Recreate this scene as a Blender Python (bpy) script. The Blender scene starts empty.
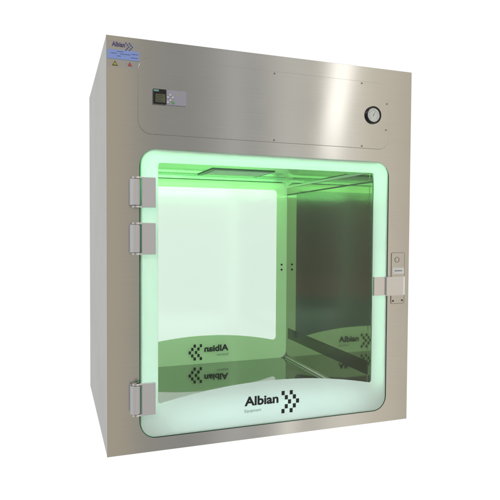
import bpy, bmesh, math, random
from mathutils import Vector, Matrix
random.seed(4)
S = bpy.context.scene
COL = S.collection

# ------------------------------------------------------------------ camera
W, H, D = 0.9, 1.061, 0.676          # cabinet: width, height, depth (front face at y = 0)
cam_d = bpy.data.cameras.new('camera'); cam = bpy.data.objects.new('camera', cam_d); COL.objects.link(cam)
yaw, pitch, roll = 0.344843362, -0.0322103266, 0.00586425808
f = Vector((math.sin(yaw)*math.cos(pitch), math.cos(yaw)*math.cos(pitch), math.sin(pitch)))
r = f.cross(Vector((0, 0, 1))).normalized(); u = r.cross(f)
r2 = r*math.cos(roll) + u*math.sin(roll); u2 = u*math.cos(roll) - r*math.sin(roll)
M = Matrix((r2, u2, -f)).transposed().to_4x4()
M.translation = Vector((-0.124608, -1.410053, 0.573404))
cam.matrix_world = M
cam_d.sensor_width = 36; cam_d.lens = 36*546.191/500
cam_d.clip_start = 0.02; cam_d.clip_end = 200
S.camera = cam
S.view_settings.view_transform = 'Standard'; S.view_settings.look = 'None'
S.view_settings.exposure = 0; S.view_settings.gamma = 1
S.cycles.max_bounces = 16; S.cycles.glossy_bounces = 12; S.cycles.transparent_max_bounces = 16
S.cycles.transmission_bounces = 12

# ------------------------------------------------------------------ world: white studio sweep behind, dimmer room in front
world = bpy.data.worlds.new('World'); S.world = world; world.use_nodes = True
nt = world.node_tree; nt.nodes.clear()
def N(t, typ, **kw):
    n = t.nodes.new(typ)
    for k, v in kw.items(): setattr(n, k, v)
    return n
def math_n(t, op, a, b=None, c=None, clamp=False):
    n = t.nodes.new('ShaderNodeMath'); n.operation = op; n.use_clamp = clamp
    for i, v in enumerate((a, b, c)):
        if v is None: continue
        if hasattr(v, 'links'): t.links.new(v, n.inputs[i])
        else: n.inputs[i].default_value = v
    return n.outputs[0]
def ramp(t, fac, stops, interp='EASE'):
    n = t.nodes.new('ShaderNodeValToRGB'); cr = n.color_ramp; cr.interpolation = interp
    while len(cr.elements) < len(stops): cr.elements.new(0.5)
    for e, (p, c) in zip(cr.elements, stops):
        e.position = p; e.color = (*c, 1)
    t.links.new(fac, n.inputs[0]); return n.outputs[0]
tc = N(nt, 'ShaderNodeTexCoord'); sep = N(nt, 'ShaderNodeSeparateXYZ'); nt.links.new(tc.outputs['Generated'], sep.inputs[0])
X, Y, Z = sep.outputs
deg = 180/math.pi
az_b = math_n(nt, 'MULTIPLY', math_n(nt, 'ARCTAN2', X, Y), deg)              # azimuth from +y
az_f = math_n(nt, 'MULTIPLY', math_n(nt, 'ARCTAN2', X, math_n(nt, 'MULTIPLY', Y, -1)), deg)   # azimuth from -y
fb = math_n(nt, 'DIVIDE', math_n(nt, 'ADD', az_b, 90), 180, clamp=True)
def P(a): return (a+90)/180
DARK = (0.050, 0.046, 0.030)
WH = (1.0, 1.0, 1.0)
el = math_n(nt, 'MULTIPLY_ADD', Z, 1.0, 0.5, clamp=True)        # tones by height of a dim zone added for the mirror wall
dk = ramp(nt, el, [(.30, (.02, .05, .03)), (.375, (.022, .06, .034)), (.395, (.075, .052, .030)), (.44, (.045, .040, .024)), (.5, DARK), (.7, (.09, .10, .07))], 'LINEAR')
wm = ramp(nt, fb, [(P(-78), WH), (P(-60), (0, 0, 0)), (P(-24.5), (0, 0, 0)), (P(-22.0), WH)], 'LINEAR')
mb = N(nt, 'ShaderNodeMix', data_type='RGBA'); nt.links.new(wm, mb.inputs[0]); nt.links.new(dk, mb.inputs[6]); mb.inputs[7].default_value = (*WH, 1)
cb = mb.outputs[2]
ff = math_n(nt, 'DIVIDE', math_n(nt, 'ADD', az_f, 90), 180, clamp=True)
cf = ramp(nt, ff, [(P(-80), (.5, .5, .48)), (P(-20), (.22, .21, .19)), (P(2), (.45, .405, .34)), (P(6), (.53, .475, .37)),
                   (P(9), (.36, .35, .325)), (P(13), (.33, .325, .31)), (P(16), (.36, .355, .34)), (P(18), (.62, .61, .58)), (P(20), (.38, .375, .36)),
                   (P(24), (.72, .70, .65)), (P(26), (.50, .48, .44)), (P(29), (.92, .89, .80)), (P(33), (.72, .66, .545)), (P(37), (.58, .52, .43)), (P(80), (.7, .7, .7))], 'EASE')
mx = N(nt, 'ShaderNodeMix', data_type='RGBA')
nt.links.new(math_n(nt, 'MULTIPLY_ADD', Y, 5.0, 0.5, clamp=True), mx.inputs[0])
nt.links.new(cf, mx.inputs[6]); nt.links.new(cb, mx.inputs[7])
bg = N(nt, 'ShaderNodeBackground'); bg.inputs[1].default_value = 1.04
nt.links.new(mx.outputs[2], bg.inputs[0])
wo = N(nt, 'ShaderNodeOutputWorld'); nt.links.new(bg.outputs[0], wo.inputs[0])

# ------------------------------------------------------------------ softboxes out of view: steel streaks, plus an added fill
def area(name, loc, target, sx, sy, power, color=(1, 1, 1), spin=0, spread=math.pi):
    l = bpy.data.lights.new(name, 'AREA'); l.shape = 'RECTANGLE'; l.size = sx; l.size_y = sy; l.energy = power; l.color = color; l.spread = spread
    o = bpy.data.objects.new(name, l); COL.objects.link(o); o.location = loc
    q = (Vector(target)-Vector(loc)).to_track_quat('-Z', 'Y')
    o.rotation_euler = (q.to_matrix() @ Matrix.Rotation(spin, 3, 'Z')).to_euler()
    return o
area('unseen_softbox', (2.13, -2.62, 1.95), (0.66, 0, 0.9), 0.17, 1.5, .95, (1, .98, .94), math.radians(-9))
area('unseen_softbox', (1.75, -2.80, -1.0), (0.60, 0, 0.05), 0.12, 0.8, 0.16, (1, .97, .90), math.radians(-5))

area('unseen_softbox', (-2.6, -2.4, 3.4), (0.45, 0, 0.5), 1.2, 1.2, 60, (1, .985, .96))  # added fill, lifts the matt parts on the front

# ------------------------------------------------------------------ materials
def mat(name, base=(.5, .5, .5), rough=.5, metal=0.0, **kw):
    m = bpy.data.materials.new(name); m.use_nodes = True
    b = m.node_tree.nodes['Principled BSDF']
    b.inputs['Base Color'].default_value = (*base, 1); b.inputs['Roughness'].default_value = rough; b.inputs['Metallic'].default_value = metal
    for k, v in kw.items(): b.inputs[k.replace('_', ' ')].default_value = v
    return m
def steel(name, base, rough, aniso, tangent, grain_scale, grain_bump, rvar=.08, smudge=0.06):
    m = mat(name, base, rough, 1.0); t = m.node_tree; b = t.nodes['Principled BSDF']
    b.inputs['Anisotropic'].default_value = aniso
    cx = N(t, 'ShaderNodeCombineXYZ')
    for i in range(3): cx.inputs[i].default_value = tangent[i]
    t.links.new(cx.outputs[0], b.inputs['Tangent'])
    tc = N(t, 'ShaderNodeTexCoord'); mp = N(t, 'ShaderNodeMapping'); mp.inputs['Scale'].default_value = grain_scale
    t.links.new(tc.outputs['Object'], mp.inputs[0])
    n1 = N(t, 'ShaderNodeTexNoise'); n1.inputs['Scale'].default_value = 1; n1.inputs['Detail'].default_value = 3
    t.links.new(mp.outputs[0], n1.inputs['Vector'])
    n2 = N(t, 'ShaderNodeTexNoise'); n2.inputs['Scale'].default_value = 5; n2.inputs['Detail'].default_value = 5
    t.links.new(tc.outputs['Object'], n2.inputs['Vector'])
    rr = math_n(t, 'MULTIPLY_ADD', n1.outputs[0], rvar, rough-rvar*.5)
    rr = math_n(t, 'ADD', rr, math_n(t, 'MULTIPLY_ADD', n2.outputs[0], smudge, -smudge*.5), clamp=True)
    t.links.new(rr, b.inputs['Roughness'])
    c = ramp(t, math_n(t, 'ADD', math_n(t, 'MULTIPLY', n1.outputs[0], .5), math_n(t, 'MULTIPLY', n2.outputs[0], .5)),
             [(.25, tuple(v*.93 for v in base)), (.75, tuple(min(1, v*1.07) for v in base))], 'LINEAR')
    t.links.new(c, b.inputs['Base Color'])
    bp = N(t, 'ShaderNodeBump'); bp.inputs['Strength'].default_value = grain_bump; bp.inputs['Distance'].default_value = .0004
    t.links.new(n1.outputs[0], bp.inputs['Height']); t.links.new(bp.outputs[0], b.inputs['Normal'])
    return m
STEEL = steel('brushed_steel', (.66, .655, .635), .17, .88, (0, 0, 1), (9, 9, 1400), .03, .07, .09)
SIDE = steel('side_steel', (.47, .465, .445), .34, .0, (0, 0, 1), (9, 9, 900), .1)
INNER = steel('polished_steel', (.47, .45, .385), .035, .0, (0, 0, 1), (2, 6, 500), .015, .02, .03)
FLOORM = steel('polished_floor_steel', (.38, .395, .345), .04, .0, (1, 0, 0), (6, 300, 6), .015, .02, .05)
HINGE = mat('cast_grey', (.66, .66, .70), .42, .1)
LATCHM = steel('satin_steel', (.84, .83, .83), .3, .3, (1, 0, 0), (9, 9, 900), .1)
DARKM = mat('dark_gasket', (.018, .03, .045), .35)
BLACK = mat('black_plastic', (.012, .012, .013), .3)
SLOT = mat('dark_slot', (.07, .085, .07), .4, .5)
SCREWM = mat('screw_steel', (.30, .28, .25), .35, 1.0)
INK = mat('black_ink', (.008, .009, .014), .5)
GREYINK = mat('grey_ink', (.30, .34, .34), .6)

def thin_fresnel(t, ior):
    "Fresnel reflection of a thin sheet: the same from both sides"
    g_ = N(t, 'ShaderNodeNewGeometry'); fr = N(t, 'ShaderNodeFresnel')
    t.links.new(math_n(t, 'MULTIPLY_ADD', g_.outputs['Backfacing'], 1/ior-ior, ior), fr.inputs[0])
    return fr
def print_mat(name, base, transl=.5):
    m = bpy.data.materials.new(name); m.use_nodes = True; t = m.node_tree; t.nodes.clear()
    d = N(t, 'ShaderNodeBsdfDiffuse'); tr = N(t, 'ShaderNodeBsdfTranslucent'); g = N(t, 'ShaderNodeBsdfGlossy')
    d.inputs[0].default_value = (*base, 1); tr.inputs[0].default_value = (*base, 1); g.inputs['Roughness'].default_value = .05
    a = N(t, 'ShaderNodeMixShader'); a.inputs[0].default_value = transl; t.links.new(d.outputs[0], a.inputs[1]); t.links.new(tr.outputs[0], a.inputs[2])
    fr = thin_fresnel(t, 1.45)
    b = N(t, 'ShaderNodeMixShader'); t.links.new(fr.outputs[0], b.inputs[0]); t.links.new(a.outputs[0], b.inputs[1]); t.links.new(g.outputs[0], b.inputs[2])
    o = N(t, 'ShaderNodeOutputMaterial'); t.links.new(b.outputs[0], o.inputs[0]); return m
PRINT = print_mat('white_glass_print', (.86, .90, .90))
REARPRINT = print_mat('rear_glass_print', (.82, .96, .74), .75)

def glass_mat(name, tint, haze, refl=1.0, rough=0.0):
    m = bpy.data.materials.new(name); m.use_nodes = True; t = m.node_tree; t.nodes.clear()
    tr = N(t, 'ShaderNodeBsdfTransparent'); tr.inputs[0].default_value = (*tint, 1)
    d = N(t, 'ShaderNodeBsdfDiffuse'); d.inputs[0].default_value = (.9, .95, .92, 1)
    tl = N(t, 'ShaderNodeBsdfTranslucent'); tl.inputs[0].default_value = (.9, .95, .92, 1)
    dd = N(t, 'ShaderNodeMixShader'); dd.inputs[0].default_value = .5; t.links.new(d.outputs[0], dd.inputs[1]); t.links.new(tl.outputs[0], dd.inputs[2])
    a = N(t, 'ShaderNodeMixShader'); a.inputs[0].default_value = haze; t.links.new(tr.outputs[0], a.inputs[1]); t.links.new(dd.outputs[0], a.inputs[2])
    g = N(t, 'ShaderNodeBsdfGlossy'); g.inputs['Roughness'].default_value = rough
    fr = thin_fresnel(t, 1.5)
    b = N(t, 'ShaderNodeMixShader'); t.links.new(math_n(t, 'MULTIPLY', fr.outputs[0], refl), b.inputs[0])
    t.links.new(a.outputs[0], b.inputs[1]); t.links.new(g.outputs[0], b.inputs[2])
    o = N(t, 'ShaderNodeOutputMaterial'); t.links.new(b.outputs[0], o.inputs[0]); return m
GLASS = glass_mat('door_glass', (.98, 1, .98), .004, .5)
REARGLASS = glass_mat('rear_door_glass', (.90, .97, .925), .045, 1.2, .14)
def emit(name, col, s):
    m = bpy.data.materials.new(name); m.use_nodes = True; t = m.node_tree; t.nodes.clear()
    e = N(t, 'ShaderNodeEmission'); e.inputs[0].default_value = (*col, 1); e.inputs[1].default_value = s
    o = N(t, 'ShaderNodeOutputMaterial'); t.links.new(e.outputs[0], o.inputs[0]); return m
GREEN = (.26, 1.0, .32)
LEDM = emit('green_led', (.15, 1, .25), 1.0)

# ------------------------------------------------------------------ mesh helpers
def link(name, me, m, parent=None, label=None):
    o = bpy.data.objects.new(name, me); COL.objects.link(o)
    if m: me.materials.clear(); me.materials.append(m)
    if parent: o.parent = parent
    if label: o['label'] = label
    return o
REAR = lambda v: Vector((W-v.x, D-v.y, v.z))     # turns a front-door shape round to the rear door
def rrect(x0, x1, z0, z1, rad, arc=0.0, n=8):
    """rounded rectangle outline; arc lifts the middle of the bottom edge"""
    pts = []
    for cx, cz, a0 in ((x1-rad, z1-rad, 0), (x0+rad, z1-rad, 90), (x0+rad, z0+rad, 180), (x1-rad, z0+rad, 270)):
        for i in range(n+1):
            a = math.radians(a0+90*i/n); pts.append((cx+rad*math.cos(a), cz+rad*math.sin(a)))
        if arc and a0 == 180:
            for i in range(1, 24):
                k = i/24; x = x0+rad+(x1-x0-2*rad)*k
                pts.append((x, z0+arc*(1-(2*k-1)**2)))
    return pts
def circ(cx, cz, rad, n=48):
    return [(cx+rad*math.cos(2*math.pi*i/n), cz+rad*math.sin(2*math.pi*i/n)) for i in range(n)]
def to_mesh(cu, name, y, T=None):
    tmp = bpy.data.objects.new('tmp', cu); COL.objects.link(tmp)
    dg = bpy.context.evaluated_depsgraph_get(); dg.update()
    me = bpy.data.meshes.new_from_object(tmp.evaluated_get(dg)); bpy.data.objects.remove(tmp)
    for v in me.vertices:
        c = Vector((v.co.x, y-v.co.z, v.co.y)); v.co = T(c) if T else c
    me.name = name; return me
def plate(name, loops, y0, y1, m, parent=None, T=None, bevel=0.0, label=None):
    """flat plate between y0 and y1; the first loop is the outline, the rest are holes"""
    cu = bpy.data.curves.new(name, 'CURVE'); cu.dimensions = '2D'; cu.fill_mode = 'BOTH'
    cu.extrude = max((y1-y0)/2-bevel, 1e-5); cu.bevel_depth = bevel; cu.bevel_resolution = 2; cu.offset = -bevel
    for L in loops:
        s = cu.splines.new('POLY'); s.points.add(len(L)-1)
        for p_, (x, z) in zip(s.points, L): p_.co = (x, z, 0, 1)
        s.use_cyclic_u = True
    return link(name, to_mesh(cu, name, (y0+y1)/2, T), m, parent, label)
def text(name, body, x, z, size, y, m, parent=None, T=None, bold=0.0, sx=1.0, label=None):
    cu = bpy.data.curves.new(name, 'FONT'); cu.body = body; cu.size = size; cu.offset = bold; cu.extrude = .0002
    me = to_mesh(cu, name, 0)
    xs = [v.co.x for v in me.vertices]; x_0 = min(xs)
    for v in me.vertices:
        c = Vector(((v.co.x-x_0)*sx+x, v.co.y+y, v.co.z+z)); v.co = T(c) if T else c
    return link(name, me, m, parent, label)
def boxbm(bm, x0, x1, y0, y1, z0, z1, bev=0):
    res = bmesh.ops.create_cube(bm, size=1)
    for v in res['verts']:
        v.co = Vector(((x0+x1)/2+v.co.x*(x1-x0), (y0+y1)/2+v.co.y*(y1-y0), (z0+z1)/2+v.co.z*(z1-z0)))
    if bev:
        es = list({e for v in res['verts'] for e in v.link_edges})
        bmesh.ops.bevel(bm, geom=es, offset=bev, segments=3, profile=.5, affect='EDGES')
def fin(name, bm, m, parent=None, T=None, label=None, smooth=False):
    if T:
        for v in bm.verts: v.co = T(v.co)
    bmesh.ops.recalc_face_normals(bm, faces=bm.faces)
    me = bpy.data.meshes.new(name); bm.to_mesh(me); bm.free()
    if smooth:
        me.shade_smooth() if hasattr(me, 'shade_smooth') else None
        try: me.set_sharp_from_angle(angle=math.radians(35))
        except Exception: pass
    return link(name, me, m, parent, label)
def box(name, x0, x1, y0, y1, z0, z1, m, parent=None, bev=0, T=None, label=None):
    bm = bmesh.new(); boxbm(bm, x0, x1, y0, y1, z0, z1, bev); return fin(name, bm, m, parent, T, label)
def zcyl(bm, cx, cy, rad, z0, z1, seg=32, bev=.0012):
    res = bmesh.ops.create_cone(bm, cap_ends=True, segments=seg, radius1=rad, radius2=rad, depth=z1-z0)
    for v in res['verts']: v.co += Vector((cx, cy, (z0+z1)/2))
    if bev:
        es = [e for e in {e for v in res['verts'] for e in v.link_edges} if abs(e.verts[0].co.z-e.verts[1].co.z) < 1e-6]
        bmesh.ops.bevel(bm, geom=es, offset=bev, segments=2, affect='EDGES')

# ------------------------------------------------------------------ the cabinet
cab = bpy.data.objects.new('pass_through_cabinet', None); COL.objects.link(cab)
cab['label'] = 'tall brushed stainless steel pass-through cabinet with a green lit glass door'
cab['category'] = 'cabinet'

# front sheet with the door opening, bent back along its outline
plate('front_panel', [[(0, 0), (W, 0), (W, H), (0, H)], rrect(.0885, .8065, .0485, .7785, .035)], 0.0, .0016, STEEL, cab, bevel=.0006)
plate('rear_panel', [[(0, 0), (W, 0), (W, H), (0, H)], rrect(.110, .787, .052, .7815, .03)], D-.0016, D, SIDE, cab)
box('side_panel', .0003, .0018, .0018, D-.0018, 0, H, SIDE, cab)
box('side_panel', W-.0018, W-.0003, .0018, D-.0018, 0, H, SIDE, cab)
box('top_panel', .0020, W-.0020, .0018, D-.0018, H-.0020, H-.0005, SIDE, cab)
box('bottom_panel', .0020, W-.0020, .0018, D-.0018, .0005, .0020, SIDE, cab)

# inner chamber of polished steel
CY0, CY1 = .0300, D-.0018
box('chamber_wall', .787, .7885, CY0, CY1, .0505, .8, INNER, cab)
box('chamber_wall', .0945, .096, CY0, CY1, .0505, .8, INNER, cab)
box('chamber_floor', .0962, .7868, CY0, CY1, .0505, .052, FLOORM, cab)
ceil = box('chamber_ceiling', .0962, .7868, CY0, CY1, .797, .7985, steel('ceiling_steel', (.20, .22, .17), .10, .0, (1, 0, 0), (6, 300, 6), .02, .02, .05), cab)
plate('door_recess', [rrect(.010, .890, .010, .900, .01), rrect(.0964, .7866, .0524, .7966, .004)], .046, .0475, INNER, cab)
box('light_fitting', .40, .64, .45, .70-.03, .7935, .7968, SLOT, ceil, .0008)
box('diffuser', .415, .625, .465, .655, .7922, .7934, mat('diffuser', (.45, .6, .45), .4), ceil)
box('wall_seam', .7845, .7868, .03, D-.003, .7275, .7315, SLOT, cab, .0005)
box('wall_rail', .7815, .7868, .03, D-.003, .757, .765, LATCHM, cab, .001)
box('reflection_band', .7858, .7868, .045, D-.02, .135, .178, mat('band_steel', (.09, .09, .075), .22, 1.0), cab, .0004)  # dark strip standing in for broken reflections low on the wall
box('floor_coving', .7790, .7868, .03, D-.003, .0522, .0590, LATCHM, cab, .002)

# bevel strip that catches light on the left front edge
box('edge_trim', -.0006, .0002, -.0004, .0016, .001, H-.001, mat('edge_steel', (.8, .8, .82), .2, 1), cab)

# ------------------------------------------------------------------ access panel above the door
ap = plate('access_panel', [rrect(.078, .820, .8235, 1.017, .034, n=10)], -.0016, -.0006, STEEL, cab, bevel=.0003)
plate('panel_gap', [rrect(.0776, .8208, .8228, 1.0176, .0346, n=10)], -.0005, -.0001, mat('panel_gap', (.36, .34, .30), .4, .8), ap)
for x, z in ((.726, 1.0115), (.8125, .9585), (.8105, .881), (.7285, .829), (.45, .829), (.45, 1.0115)):
    plate('screw', [circ(x, z, .0026, 20)], -.0026, -.0017, SCREWM, ap, bevel=.0004)

# pressure gauge
g = plate('pressure_gauge', [circ(.7645, .9215, .0258), circ(.7645, .9215, .0203)], -.0085, -.0017, mat('gauge_bezel', (.008, .008, .014), .18), ap, bevel=.002)
plate('dial', [circ(.7645, .9215, .0204)], -.0060, -.0050, mat('dial_face', (.94, .94, 1.0), .35), g)
for i in range(21):
    a = math.radians(225-i*13.5); c, s = math.cos(a), math.sin(a); q = .0004
    r0, r1 = .0125, .0165 if i % 5 == 0 else .0148
    plate('tick', [[(.7645+r0*c-q*s, .9215+r0*s+q*c), (.7645+r1*c-q*s, .9215+r1*s+q*c), (.7645+r1*c+q*s, .9215+r1*s-q*c), (.7645+r0*c+q*s, .9215+r0*s-q*c)]], -.0063, -.0061, GREYINK, g)
a = math.radians(62); c, s = math.cos(a), math.sin(a); q = .0006
plate('needle', [[(.7645-.004*c-q*s, .9215-.004*s+q*c), (.7645+.014*c, .9215+.014*s), (.7645-.004*c+q*s, .9215-.004*s-q*c)]], -.0067, -.0064, BLACK, g)
plate('gauge_glass', [circ(.7645, .9215, .0189)], -.0076, -.0071, GLASS, g)

# control display
dsp = plate('control_display', [rrect(.1156, .2015, .9000, .9375, .0012)], -.0060, -.0017, mat('display_grey', (.42, .42, .52), .35), ap, bevel=.0006)
plate('display_module', [rrect(.1150, .1490, .8995, .9380, .0010)], -.0072, -.0061, BLACK, dsp, bevel=.0004)
plate('screen', [rrect(.1210, .1462, .9045, .9255, .0008)], -.0077, -.0073, mat('lcd', (.13, .14, .09), .25), dsp)
for k, (zz, ln) in enumerate(((.9215, .017), (.9170, .020), (.9125, .013), (.9080, .018))):
    plate('screen_line', [[(.1228, zz-.0006), (.1228+ln, zz-.0006), (.1228+ln, zz+.0006), (.1228, zz+.0006)]], -.0080, -.0078, mat('lcd_ink', (.05, .055, .04), .5), dsp)
plate('brand_strip', [rrect(.1165, .1295, .9315, .9362, .0005)], -.0075, -.0073, mat('teal_strip', (.20, .42, .42), .4), dsp)
BTN = mat('button_white', (.72, .72, .80), .35)
for x, z in ((.1595, .9255), (.1530, .9190), (.1655, .9190), (.1595, .9120), (.1530, .9065)):
    plate('button', [rrect(x-.0027, x+.0027, z-.0024, z+.0024, .0010)], -.0078, -.0061, BTN, dsp, bevel=.0004)
plate('button', [rrect(.1635, .1690, .9040, .9090, .0010)], -.0078, -.0061, mat('button_green', (.08, .55, .10), .35), dsp, bevel=.0004, label='green button')
plate('indicator', [rrect(.1740, .1785, .9255, .9272, .0005)], -.0066, -.0061, mat('indicator_yellow', (.65, .60, .08), .4), dsp)

# ------------------------------------------------------------------ stickers at the top left corner
PUR = mat('purple_ink', (.10, .08, .22), .5); BLUEINK = mat('blue_ink', (.10, .13, .32), .5)
st = plate('rating_sticker', [[(.0030, .984), (.0805, .984), (.0805, 1.050), (.0030, 1.050)]], -.0006, -.0002, glass_mat('clear_film', (.98, .98, 1), .05, .4, .2), cab)
text('sticker_word', 'Albian', .0135, 1.0355, .0155, -.0010, PUR, st, bold=.0004, sx=.82)
def chevrons(x, z, dx, dz, w, h, y, m, parent, T=None, name='logo_mark'):
    bm = bmesh.new()
    for c0 in (0, 2.52):
        for k, row in enumerate((0, 1, 2, 3, 4)):
            cx = x+dx*(c0+(2-abs(row-2))); cz = z-dz*row
            boxbm(bm, cx-w/2, cx+w/2, y-.0002, y+.0002, cz-h/2, cz+h/2)
    return fin(name, bm, m, parent, T)
chevrons(.0480, 1.0455, .0035, .0042, .0031, .0038, -.0010, BLUEINK, st)
plate('blue_band', [[(.0022, 1.0040), (.0803, 1.0040), (.0803, 1.0268), (.0022, 1.0268)]], -.0010, -.0007, mat('blue_band', (.30, .42, .90), .45), st)
for x0, x1, z in ((.026, .040, 1.0228), (.012, .024, 1.0178), (.034, .058, 1.0172), (.026, .036, 1.0118), (.062, .077, 1.0195), (.060, .078, 1.0105)):
    x = x0
    bm = bmesh.new()
    while x < x1:
        w_ = random.uniform(.0008, .0024); boxbm(bm, x, x+w_, -.0013, -.0011, z-.0008, z+.0008); x += w_+.0006
    fin('fine_print', bm, BLUEINK, st)
def tri(x, z, s, m, name, lab):
    t_ = plate(name, [[(x-s, z-s*.86), (x+s, z-s*.86), (x, z+s*.86)]], -.0010, -.0007, mat(name+'_edge', (.05, .04, .02) if m == 0 else (.45, .05, .05), .5), cab, label=lab)
    k = .62
    plate('triangle_field', [[(x-s*k, z-s*.62), (x+s*k, z-s*.62), (x, z+s*.45)]], -.0013, -.0011, mat('field', (.75, .60, .04) if m == 0 else (.62, .16, .16), .5), t_)
    plate('triangle_symbol', [[(x-.0006, z-s*.4), (x+.0010, z-s*.05), (x-.0002, z), (x+.0006, z+s*.28), (x-.0010, z-s*.02), (x+.0002, z-s*.08)]], -.0016, -.0014, INK, t_)
tri(.0210, .9935, .0068, 0, 'warning_triangle', 'yellow warning triangle')
tri(.0575, .9945, .0055, 1, 'warning_triangle', 'small red warning triangle')

# ------------------------------------------------------------------ the doors
def door(name, T, pr, gl, win, label):
    pane = plate(name, [rrect(.083, .812, .043, .783, .040, n=12)], -.0120, -.0045, gl, cab, T, label=label)
    plate('gasket', [rrect(.0817, .8212, .0372, .7838, .0440, n=12) if not T else rrect(.0817, .8140, .0402, .7838, .0420, n=12), rrect(.0889, .8061, .0489, .7781, .035, n=12)], -.0044, -.0003, DARKM, pane, T)
    if not T: plate('printed_border', [rrect(.0832, .8118, .0432, .7828, .0398, n=12), win], -.0126, -.0121, pr, pane, T)
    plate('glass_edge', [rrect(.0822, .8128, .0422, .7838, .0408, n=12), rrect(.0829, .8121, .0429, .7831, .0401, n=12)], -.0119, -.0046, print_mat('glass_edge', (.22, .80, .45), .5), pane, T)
    text('logo_word', 'Albian', .3640, .0985, .0345, -.0130, INK, pane, T, bold=.0011, sx=1.14)
    text('logo_subline', 'Equipment', .3642, .0800, .0122, -.0130, GREYINK, pane, T, sx=.95)
    chevrons(.4785, .1235, .00985, .0128, .0093, .0120, -.0130, INK, pane, T)
    if T:      # the same print on the chamber side of the far door
        plate('printed_border', [rrect(.0832, .8118, .0432, .7828, .0398, n=12), win], -.0043, -.0040, pr, pane, T)
        text('logo_word', 'Albian', .3640, .0985, .0345, -.0036, INK, pane, T, bold=.0011, sx=1.14)
        text('logo_subline', 'Equipment', .3642, .0800, .0122, -.0036, GREYINK, pane, T, sx=.95)
        chevrons(.4785, .1235, .00985, .0128, .0093, .0120, -.0036, INK, pane, T)
    return pane
fd = door('front_door', None, PRINT, GLASS, rrect(.127, .7635, .129, .7500, .007, arc=.034), 'front glass door glowing green along its top')
rd = door('rear_door', REAR, REARPRINT, REARGLASS, rrect(W-.742, W-.131, .129, .7480, .014, arc=.034), 'far glass door seen from inside')
# inside the rear door the print and the logo show through on the chamber side too
for z in (.4405, .4195):
    plate('bolt', [circ(W-.7635, z, .0042, 20)], .0002, .0040, BLACK, rd, REAR, bevel=.0006)

# ------------------------------------------------------------------ hinges
def hinge(z0, z1):
    bm = bmesh.new()
    boxbm(bm, .0845, .1195, -.0235, -.0127, z0+.001, z1-.001, .0014)                      # leaf on the glass
    h = fin('hinge', bm, HINGE, cab)
    bm = bmesh.new(); zcyl(bm, .0680, -.0150, .0128, z0+.006, z1-.006)
    boxbm(bm, .0575, .0810, -.0165, -.0004, z0+.006, z1-.006, .0012); fin('barrel', bm, HINGE, h, smooth=True)
    for a, b in ((z0, z0+.0048), (z1-.0048, z1)):
        bm = bmesh.new(); zcyl(bm, .0700, -.0152, .0105, a, b, bev=.0008)
        boxbm(bm, .0705, .0846, -.0225, -.0128, a, b, .0008); fin('knuckle', bm, LATCHM, h, smooth=True)
for a, b in ((.6340, .7120), (.5150, .5970), (.1040, .1880)): hinge(a, b)

# ------------------------------------------------------------------ latch and strike plate
la = box('latch', .7640, .8030, -.0210, -.0127, .3880, .4440, LATCHM, cab, .0014)
bm = bmesh.new()
prof = [(.8032, -.0270), (.8032, -.0125), (.8060, -.0125), (.8150, -.0006), (.8720, -.0006), (.8720, -.0205), (.8640, -.0245), (.8120, -.0270)]
lo = [bm.verts.new((x, y, .3875)) for x, y in prof]; hi = [bm.verts.new((x, y, .4435)) for x, y in prof]
bm.faces.new(lo[::-1]); bm.faces.new(hi)
for i in range(len(prof)):
    j = (i+1) % len(prof); bm.faces.new((lo[i], lo[j], hi[j], hi[i]))
bmesh.ops.bevel(bm, geom=bm.edges[:], offset=.0010, segments=2, affect='EDGES')
fin('catch_block', bm, LATCHM, la)
sp = plate('strike_plate', [rrect(.8370, .8830, .3600, .5140, .004)], -.0012, -.0002, STEEL, cab, bevel=.0003)
plate('strike_outline', [rrect(.8362, .8838, .3592, .5148, .0048), rrect(.8374, .8826, .3604, .5136, .0036)], -.0014, -.0001, mat('outline', (.28, .26, .23), .5), sp)
plate('lock_ring', [circ(.8560, .4930, .0085, 28), circ(.8560, .4930, .0068, 28)], -.0018, -.0013, SCREWM, sp)
plate('lock_core', [circ(.8560, .4930, .0030, 20)], -.0022, -.0013, mat('core', (.75, .73, .70), .25, 1), sp)
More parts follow.
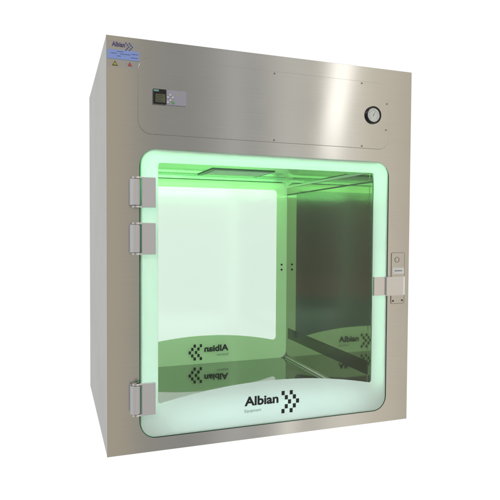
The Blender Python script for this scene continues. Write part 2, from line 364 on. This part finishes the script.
for x, z in ((.8440, .3680), (.8760, .3690)):
    plate('screw', [circ(x, z, .0028, 18)], -.0024, -.0013, mat('screw_dark', (.10, .09, .08), .4, .8), sp, bevel=.0003)
sk = plate('small_sticker', [[(.8405, .4500), (.8820, .4500), (.8820, .4690), (.8405, .4690)]], -.0017, -.0013, mat('paper', (.93, .95, .98), .5), cab, label='small white sticker above the latch')
bm = bmesh.new()
for i in range(9): boxbm(bm, .8480+i*.0030, .8500+i*.0030, -.0020, -.0018, .4575, .4615)
fin('fine_print', bm, GREYINK, sk)

# ------------------------------------------------------------------ green LED strips with their own light
def led(x0, x1, y, z, n, power, tgt, fw=.008):
    s = box('led_strip', x0, x1, y-.004, y+.004, z+.0018, z+.0038, mat('strip', (.5, .55, .5), .5), cab)
    bm = bmesh.new()
    for i in range(n):
        x = x0+(x1-x0)*(i+.5)/n; boxbm(bm, x-.0022, x+.0022, y-.0018, y+.0018, z+.0004, z+.0017)
    fin('led', bm, LEDM, s)
    return s
FGT = (.36, 1.0, .50)
FG, BG = (.58, 1.0, .72), (.75, 1.0, .95)
def glow(parent, x0, x1, y, z0, z1, power, colr, facing):
    "soft strip light behind the printed glass, turned towards it"
    l = area('led_light', ((x0+x1)/2, y, (z0+z1)/2), ((x0+x1)/2, y+facing[0], (z0+z1)/2+facing[1]), x1-x0, z1-z0, power, colr)
    l.parent = parent
fs = led(.125, .765, .0130, .7720, 42, 0, None)
rs = led(.20, .77, D-.020, .7920, 36, 0, None)
glow(fs, .11, .775, .036, .764, .776, 4.4, FGT, (-1, 0))
glow(fs, .100, .112, .036, .12, .76, .55, FG, (-1, 0))
glow(fs, .790, .800, .036, .12, .76, .55, FG, (-1, 0))
glow(fs, .14, .75, .070, .062, .110, .7, BG, (-1, 0))
glow(fs, .14, .75, .020, .768, .776, .75, (.24, 1, .30), (1, -.6))
glow(rs, .14, .75, D-.060, .745, .785, .28, (.22, 1.0, .24), (1, -.1))
glow(rs, .14, .75, D-.16, .72, .78, .55, (.26, 1, .24), (1, -1.2))
